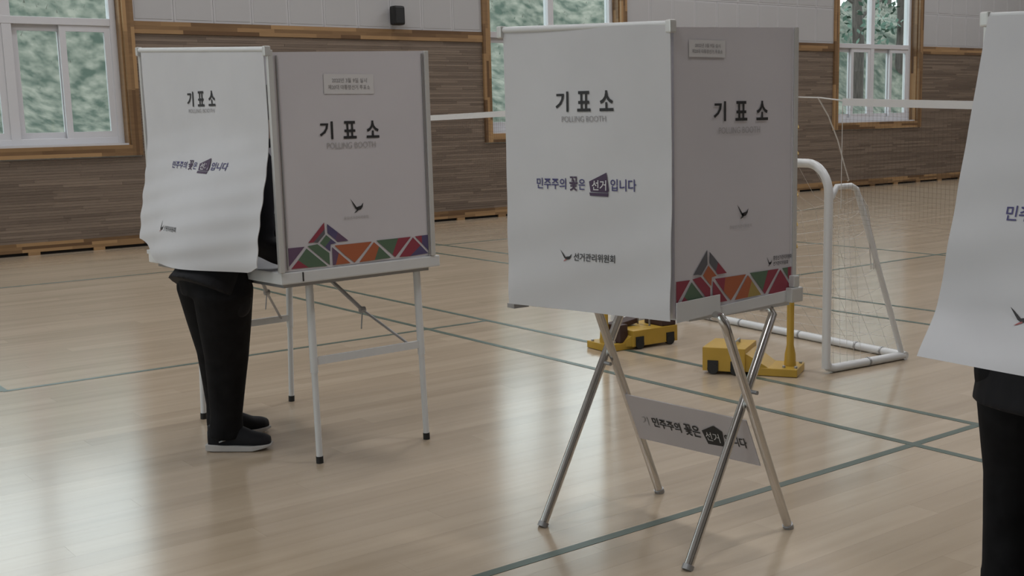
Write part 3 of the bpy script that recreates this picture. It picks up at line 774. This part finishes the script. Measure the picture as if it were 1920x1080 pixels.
def net(p, q, zt, sag, zb, lab, cord=None):
    p, q = Vector(p), Vector(q); L = (q-p).length; d = (q-p)/L
    r_ = empty('badminton_net', (p.x, p.y, 0), lab, 'net', 'badminton nets')
    zt_ = lambda t: zt-sag*math.sin(math.pi*t)-.0*t
    g0 = .05*1
    n = 48; tp = MB()
    for sgn in (1, -1):
        for i in range(n+1):
            t = g0+(1-2*g0)*i/n; c = p+d*L*t; z = zt_(t)
            tp.v += [(c.x+.003*sgn, c.y, z), (c.x+.003*sgn, c.y, z-.038)]
    o_ = 2*(n+1)
    for i in range(n):
        a = 2*i; tp.face((a, a+2, a+3, a+1)); tp.face((o_+a, o_+a+1, o_+a+3, o_+a+2)); tp.face((a, o_+a, o_+a+2, a+2)); tp.face((a+1, a+3, o_+a+3, o_+a+1))
    tp.build('top_tape', TAPE, r_)
    m_ = MB(); cell = .024; nv = int(L*(1-2*g0)/cell); nh = int((zt-zb)/cell); rr = .0004
    for i in range(nv+1):
        t = g0+(1-2*g0)*i/nv; c = p+d*L*t; z = zt_(t)-.05
        m_.tube([(c.x, c.y, z), (c.x, c.y, z-(zt-zb)+.06)], rr, 3, cap=False)
    for j in range(nh):
        m_.tube([tuple(p+d*L*(g0+(1-2*g0)*i/16)+V(0, 0, zt_(g0+(1-2*g0)*i/16)-.06-j*cell)) for i in range(17)], rr, 3, cap=False)
    tag(m_.build('net_mesh', NETS, r_), kind='stuff')
    for e0, e1 in ((0, g0), (1, 1-g0)):
        a, b = p+d*L*e0, p+d*L*e1
        MB().tube([(a.x, a.y, zt), (lerp(a, b, .5).x, lerp(a, b, .5).y, zt-.006), (b.x, b.y, zt_(e1)-.012)], .004, 6).build('tie_cord', NETW, r_, smooth=True)
        MB().tube([(b.x, b.y, zt_(e1)), (b.x, b.y, zb+.02)], .0022, 6).build('side_cord', NETW, r_, smooth=True)
    if cord:
        pts = [V(*c_) for c_ in cord]; MB().tube(pts, .0035, 6).build('loose_cord', NETW, r_, smooth=True)
    return r_
net((5.01,4.33,0), (5.03,-1.6,0), 1.50, .075, .90, 'badminton net with white tape stretching right from the yellow post by the goal', [(5.012,4.20,1.497),(5.10,4.20,1.40),(5.20,4.215,1.27),(5.28,4.23,1.13),(5.345,4.25,1.045),(5.36,4.27,1.04)])
net((4.70,5.61,0), (4.72,11.7,0), 1.49, .06, .90, 'badminton net with white tape running from the central booth to the left booth')
post_cart((4.72, 11.73, 0), math.radians(-90), 1.50, 'yellow badminton post hidden behind the left booth', [])

g = empty('goal', (5.5, 5.2, 0), 'small white tubular goal with loose net behind the central booth', 'goal')
GA, GB = V(5.120, 4.205, 0), V(5.30, 6.20, 0); gd = (GB-GA).normalized(); gx = V(gd.y, -gd.x, 0)
hg = 1.145; R0 = .024
pts = [GA+V(0,0,.03)]+arc(GA+V(0,0,hg), V(0,0,1), gd, .16, 8)+arc(GB+V(0,0,hg), gd, V(0,0,-1), .16, 8)+[GB+V(0,0,.03)]
MB().tube(pts, R0, 16).build('front_frame', STEELW, g, smooth=True)
for Q in (GA, GB):
    q = Q+gx*.03
    top = q+V(0,0,1.02)
    e1 = q+gx*.58+V(0,0,.03)
    up = [top+V(0,0,-.06)+gx*-.01]+[top+gx*.03]+[top+gx*.14]+[top+gx*.18+V(0,0,-.02), top+gx*.205+V(0,0,-.075)]+[e1]
    MB().tube(up, .017, 12).build('side_strut', STEELW, g, smooth=True)
    s0 = Q+V(0,0,R0); MB().tube([Q+V(0,0,.07), Q+gx*.02+V(0,0,.032), Q+gx*.06+V(0,0,R0), Q+gx*.62+V(0,0,R0)], R0, 14).build('floor_rail', STEELW, g, smooth=True)
MB().tube([GA+gx*.62+V(0,0,R0)-gd*.02, GB+gx*.62+V(0,0,R0)+gd*.02], R0, 14).build('back_rail', STEELW, g, smooth=True)
for t in (.08, .18, .30, .42, .55, .7, .85):
    c = lerp(GA, GB, t)+gx*.62+V(0,0,R0); MB().tube([c-gd*.006, c+gd*.006], R0+.004, 12).build('net_clip', GREYM, g, smooth=True)
c = GA+gx*.33+V(0,0,R0); MB().tube([c-gx*.006, c+gx*.006], R0+.004, 12).build('net_clip', GREYM, g, smooth=True)
# loose net: grid hung between struts (back), and the near side
nm = MB(); rng = random.Random(3)
def strut_pt(Q, t): # along the back strut, 0 top .. 1 floor
    q = Q+gx*.03; return lerp(q+gx*.20+V(0,0,.96), q+gx*.59+V(0,0,.05), t)
nU, nV = 18, 12
for j in range(nV+1):
    t = j/nV; nm.tube([lerp(strut_pt(GA, t), strut_pt(GB, t), i/nU)-gx*.10*math.sin(math.pi*i/nU)*math.sin(math.pi*t)-V(0,0,.16*math.sin(math.pi*i/nU)*(1-t)) for i in range(nU+1)], 0.0010, 4, cap=False)
for i in range(nU+1):
    nm.tube([lerp(strut_pt(GA, j/nV), strut_pt(GB, j/nV), i/nU)-gx*.10*math.sin(math.pi*i/nU)*math.sin(math.pi*j/nV)-V(0,0,.16*math.sin(math.pi*i/nU)*(1-j/nV)) for j in range(nV+1)], 0.0010, 4, cap=False)
for Q in (GA, GB):
    for j in range(1, 9):
        z = 1.0-j*.11; w_ = .19+.42*(1-z/1.0); nm.tube([Q+gx*(.02+w_*i/5)+V(0,0,z-.05*math.sin(math.pi*i/5)) for i in range(6)], 0.0010, 4, cap=False)
    for i in range(1, 6):
        nm.tube([Q+gx*(.035*i+.02*k*i/4)+V(0,0,1.0-.24*k+.01*rng.uniform(-1,1)) for k in range(5)], 0.0010, 4, cap=False)
# top net from crossbar to back
for i in range(nU+1):
    a = lerp(GA, GB, i/nU)+V(0,0,hg-.03-(.13 if i in (0, nU) else 0)); b = lerp(strut_pt(GA, 0), strut_pt(GB, 0), i/nU)-V(0,0,.16*math.sin(math.pi*i/nU)); nm.tube([a, lerp(a, b, .5)-V(0,0,.05), b], 0.0010, 4, cap=False)
tag(nm.build('goal_net', NETW, g), kind='stuff')
for dx in (0, .012, .02):
    MB().tube([GA+gx*(.19+dx)+V(0,0,1.01), GA+gx*(.26+dx*2)+V(0,0,.90), GA+gx*(.31+dx)+V(0,0,.78), GA+gx*(.33+dx*3)+V(0,0,.62), GA+gx*(.34+dx)+V(0,0,.55)], .0035, 6).build('net_cord', NETW, g, smooth=True)

# ------------------------------------------------------------------ wall speaker
sp = empty('wall_speaker', (8.29, WY-.1, 2.72), 'small black wall speaker above the wooden rail', 'speaker')
MB().box(8.205, 8.365, WY-.20, WY-.06, 2.60, 2.845).build('cabinet', SPEAK, sp, bevel=.03)
MB().box(8.222, 8.348, WY-.206, WY-.199, 2.625, 2.82).build('grille', mat('grille_black', (.015,.015,.017), .7), sp, bevel=.003)
MB().box(8.25, 8.32, WY-.062, WY-.0185, 2.66, 2.78).build('bracket', SPEAK, sp)

# ------------------------------------------------------------------ people
def remeshed(m_, name, material, parent, voxel=.009, smooth=6, factor=.5):
    me = m_.mesh(name, material); o = bpy.data.objects.new(name+'_src', me); COL.objects.link(o)
    bm = bmesh.new(); bm.from_mesh(me); bmesh.ops.recalc_face_normals(bm, faces=bm.faces); bm.to_mesh(me); bm.free()
    md = o.modifiers.new('r', 'REMESH'); md.mode = 'VOXEL'; md.voxel_size = voxel; md.use_smooth_shade = True
    if smooth:
        sm = o.modifiers.new('s', 'SMOOTH'); sm.factor = factor; sm.iterations = smooth
    bpy.context.view_layer.update(); dg = bpy.context.evaluated_depsgraph_get()
    me2 = bpy.data.meshes.new_from_object(o.evaluated_get(dg)); me2.name = name
    bpy.data.objects.remove(o); bpy.data.meshes.remove(me)
    me2.materials.clear(); me2.materials.append(material)
    me2.polygons.foreach_set('use_smooth', [True]*len(me2.polygons))
    r = bpy.data.objects.new(name, me2); COL.objects.link(r)
    if parent is not None: r.parent = parent
    return r
def limb(m_, pts, rad, side, n=16):
    """pts with (a along side, b across) radii"""
    secs = []
    for i, p in enumerate(pts):
        p = Vector(p); a = Vector(pts[max(0, i-1)]); c = Vector(pts[min(len(pts)-1, i+1)]); t = (c-a).normalized()
        s_ = Vector(side)-t*Vector(side).dot(t); s_.normalize(); f = t.cross(s_)
        r = rad[i] if isinstance(rad[i], tuple) else (rad[i], rad[i])
        secs.append((p, s_*r[0], f*r[1]))
    m_.loft(secs, n)
def hand(m_, wrist, d, up, side):
    """palm along d, back of hand up, side = thumb direction"""
    d, up = Vector(d).normalized(), Vector(up).normalized(); s_ = Vector(side).normalized()
    limb(m_, [wrist, wrist+d*.04, wrist+d*.085], [(.026,.018),(.038,.016),(.040,.014)], s_)
    for k, ln in enumerate((.068,.078,.072,.056)):
        b = wrist+d*.075+s_*(.030-.020*k)
        p1 = b+d*ln*.5-up*.006; p2 = b+d*ln*.85-up*.024; p3 = b+d*ln*.95-up*.042
        limb(m_, [b, p1, p2, p3], [.0095,.009,.0085,.007], s_, 10)
    b = wrist+d*.03+s_*.03; limb(m_, [b, b+d*.03+s_*.022-up*.01, b+d*.055+s_*.026-up*.02], [.012,.0105,.008], s_, 10)
def shoe(root, heel, d, name='shoe'):
    d = Vector(d).normalized(); s_ = V(-d.y, d.x, 0); h = Vector(heel)
    prof = [(0,.030,.0),(.03,.036,.0),(.09,.036,.0),(.15,.042,.0),(.20,.046,.0),(.245,.040,.0),(.27,.024,.006)]
    P = lambda a, b, z: h+d*a+s_*b+V(0,0,z)
    up = MB(); secs = []
    hts = [.088,.098,.105,.088,.062,.052,.040]
    for (a, b, _), ht in zip(prof, hts):
        secs.append((P(a, 0, .018+ht*.42), s_*b*.98, V(0,0,1)*ht*.58))
    up.loft(secs, 18)
    limb(up, [P(.045,0,.07), P(.040,0,.118)], [(.036,.046),(.036,.044)], s_)
    so = remeshed(up, name, SHOEB, root, .006, 5)
    sl = MB(); ring = [(a, b) for a, b, _ in prof]
    outl = [(a-.008 if i == 0 else a+(.004 if i == 6 else 0), b+.006) for i, (a, b) in enumerate(ring)]+[(a-.008 if i == 0 else a+(.004 if i == 6 else 0), -b-.006) for i, (a, b) in reversed(list(enumerate(ring)))]
    n = len(outl); zs_ = lambda a: (.002+.016*sstep(.2, .28, a)+.004*(1-sstep(0, .05, a)))
    sl.v += [tuple(P(a, b, zs_(a))) for a, b in outl]+[tuple(P(a, b, .027+.006*(1-sstep(0, .12, a))-.004*sstep(.1, .2, a)+.004*sstep(.22, .28, a))) for a, b in outl]
    sl.face(range(n-1, -1, -1)); sl.face(range(n, 2*n))
    for i in range(n): sl.face((i, (i+1) % n, n+(i+1) % n, n+i))
    sl.build('sole', SOLE, so, fix=True, bevel=.003)
    lc = MB()
    for k in range(4):
        a = .12+k*.022; z = .108-k*.012; lc.tube([P(a, -.022, z-.012), P(a+.004, 0, z+.004), P(a, .022, z-.012)], .003, 6)
    lc.build('laces', mat('lace_dark', (.03,.03,.033), .8), so, smooth=True)
    sw = MB()
    for sg in (-1,): sw.tube([P(.055, sg*.040, .045), P(.085, sg*.0415, .056), P(.10, sg*.041, .075)], .0035, 6)
    sw.build('side_stripe', GREYM, so, smooth=True)
    return so
def person(lab, J, fwd, gait):
    """J: joints. fwd: facing direction. All clothing follows the joints."""
    fw = Vector(fwd).normalized(); lf = V(-fw.y, fw.x, 0)
    pel, chest, neck, head = [Vector(J[k]) for k in ('pelvis', 'chest', 'neck', 'head')]
    # body (skin): head, neck, trunk, arms, hands, legs in one surface
    b = MB()
    hd = (head-neck).normalized(); hs = lf; hf = hs.cross(hd)
    Mh = Matrix((hs, -hf if hf.dot(fw) < 0 else hf, hd)).transposed(); ff = Mh @ V(0,1,0)
    b.ell(head, (.072,.092,.112), Mh); b.ell(head+ff*.015-hd*.055, (.056,.074,.062), Mh)
    b.ell(head+ff*.098-hd*.018, (.013,.018,.026), Mh, 10, 6)
    b.ell(head+ff*.083-hd*.058, (.024,.012,.009), Mh, 10, 6)
    for sg in (-1, 1): b.ell(head+hs*.074*sg-ff*.008-hd*.01, (.010,.018,.030), Mh, 10, 6)
    limb(b, [neck-hd*.07, head-hd*.07], [.056,.052], lf)
    limb(b, [pel-V(0,0,.06), pel, lerp(pel, chest, .5), chest, lerp(chest, neck, .6)], [(.13,.095),(.155,.11),(.135,.095),(.16,.105),(.10,.07)], lf)
    for sg, k in ((1, 'l'), (-1, 'r')):
        sh, el, wr = [Vector(J[k+n]) for n in ('sho', 'elb', 'wri')]; hip, kn, an = [Vector(J[k+n]) for n in ('hip', 'kne', 'ank')]
        limb(b, [lerp(chest, sh, .5), sh, lerp(sh, el, .5), el, lerp(el, wr, .45), wr], [.055,.052,.043,.036,.036,.024], lf)
        dh = (wr-el).normalized(); hand(b, wr, (dh+fw*.4-V(0,0,.05)), V(0,0,1)+dh*.1, lf*-sg)
        limb(b, [hip+V(0,0,.04), hip, lerp(hip, kn, .5), kn, lerp(kn, an, .35), an, an-V(0,0,.06)], [.075,.082,.068,.052,.052,.036,.034], fw)
    root = remeshed(b, 'person', SKIN, None, .0075, 3)
    tag(root, lab, 'person', 'voters inside the booths')
    for sg in (-1, 1):
        MB().ell(head+ff*.084+hs*.030*sg+hd*.012, (.012,.008,.008), Mh, 10, 6).build('eye', HAIR, root, smooth=True)
    hr = MB().ell(head-ff*.012+hd*.022, (.083,.100,.108), Mh).ell(head-ff*.045-hd*.03, (.075,.062,.075), Mh)
    remeshed(hr, 'hair', HAIR, root, .008, 3)
    # trousers
    t = MB(); wst = lerp(pel, chest, .18)
    limb(t, [wst, pel, pel-V(0,0,.09)], [(.168,.125),(.182,.145),(.165,.125)], lf, 20)
    for k in 'lr':
        hip, kn, an = [Vector(J[k+n]) for n in ('hip', 'kne', 'ank')]
        limb(t, [hip+V(0,0,.06), hip-V(0,0,.02), lerp(hip, kn, .5), kn, lerp(kn, an, .45), lerp(kn, an, .8), an-V(0,0,.035)], [(.10,.095),(.125,.115),(.112,.10),(.094,.086),(.080,.074),(.070,.066),(.075,.068)], fw, 18)
        rg = random.Random(hash(lab) % 7 if False else 5)
        for q in range(3): # bunched cuffs
            c_ = an+V(0,0,-.02+.035*q); t.ell(c_, (.075-.004*q, .070, .018), None, 14, 6)
    remeshed(t, 'trousers', BLACKCL, root, .0095, 5)
    # jacket
    j = MB()
    hem = J.get('hem', pel-V(0,0,.09))
    limb(j, [hem, lerp(hem, pel, .6), lerp(pel, chest, .35), lerp(pel, chest, .75), chest, lerp(chest, neck, .55), lerp(chest, neck, .9)], [(.205,.150),(.205,.134),(.185,.136),(.19,.14),(.185,.13),(.13,.095),(.075,.075)], lf, 22)
    for k in 'lr':
        sh, el, wr = [Vector(J[k+n]) for n in ('sho', 'elb', 'wri')]
        limb(j, [lerp(chest, sh, .45), sh, lerp(sh, el, .5), el, lerp(el, wr, .5), wr+(el-wr).normalized()*.005], [.085,.082,.072,.064,.058,.046], lf)
        for q in (.25, .55, .8): j.ell(lerp(sh, el, q), (.072,.072,.02), None, 12, 6)
    if 'blob' in J: j.ell(J['blob'], (.065,.065,.085), None, 14, 8)
    jo = remeshed(j, 'jacket', BLACKJK, root, .010, 5)
    limb_m = MB(); limb_m.tube([lerp(chest, neck, .92)+lf*.068*math.cos(a)+fw*.065*math.sin(a)+V(0,0,.0) for a in [i*math.pi/8 for i in range(16)]], .022, 8, closed=True); limb_m.build('collar', BLACKJK, jo, smooth=True)
    for k, (heel, d) in gait.items(): shoe(root, heel, d)
    return root
# voter in the left booth, bent over the table behind the curtain
J1 = dict(pelvis=(1.948,4.865,.81), chest=(2.10,4.91,1.17), neck=(2.19,4.905,1.35), head=(2.30,4.90,1.47),
  lsho=(2.13,5.08,1.27), lelb=(2.24,5.14,1.03), lwri=(2.40,5.04,.90), rsho=(2.10,4.72,1.26), relb=(2.05,4.605,.935), rwri=(2.19,4.56,.876),
  lhip=(1.96,4.965,.77), lkne=(2.04,5.08,.44), lank=(2.085,5.19,.10), rhip=(1.955,4.775,.77), rkne=(2.005,4.905,.44), rank=(2.02,5.00,.10), hem=Vector((1.905,4.86,.735)), blob=Vector((2.0,4.75,.70)))
p1 = person('person in black jacket and trousers standing behind the left booth curtain', J1, (1,-.12,0), {'l': ((2.03,5.205,0), (1,-.05,0)), 'r': ((1.955,5.044,0), (.80,-.60,0))})
# voter in the right booth
J2 = dict(pelvis=(2.895,1.63,.80), chest=(3.02,1.59,1.20), neck=(3.09,1.58,1.385), head=(3.18,1.575,1.51),
  lsho=(3.03,1.77,1.30), lelb=(3.14,1.82,1.06), lwri=(3.30,1.74,.91), rsho=(3.02,1.40,1.29), relb=(3.12,1.34,1.05), rwri=(3.28,1.40,.90),
  lhip=(2.90,1.725,.77), lkne=(2.95,1.75,.44), lank=(2.93,1.76,.10), rhip=(2.90,1.535,.77), rkne=(2.94,1.51,.44), rank=(2.90,1.50,.10), hem=Vector((2.88,1.635,.645)))
p2 = person('person in black with dark trousers under the right-hand booth curtain', J2, (1,-.1,0), {'l': ((2.865,1.77,0), (1,.05,0)), 'r': ((2.835,1.50,0), (1,-.15,0))})
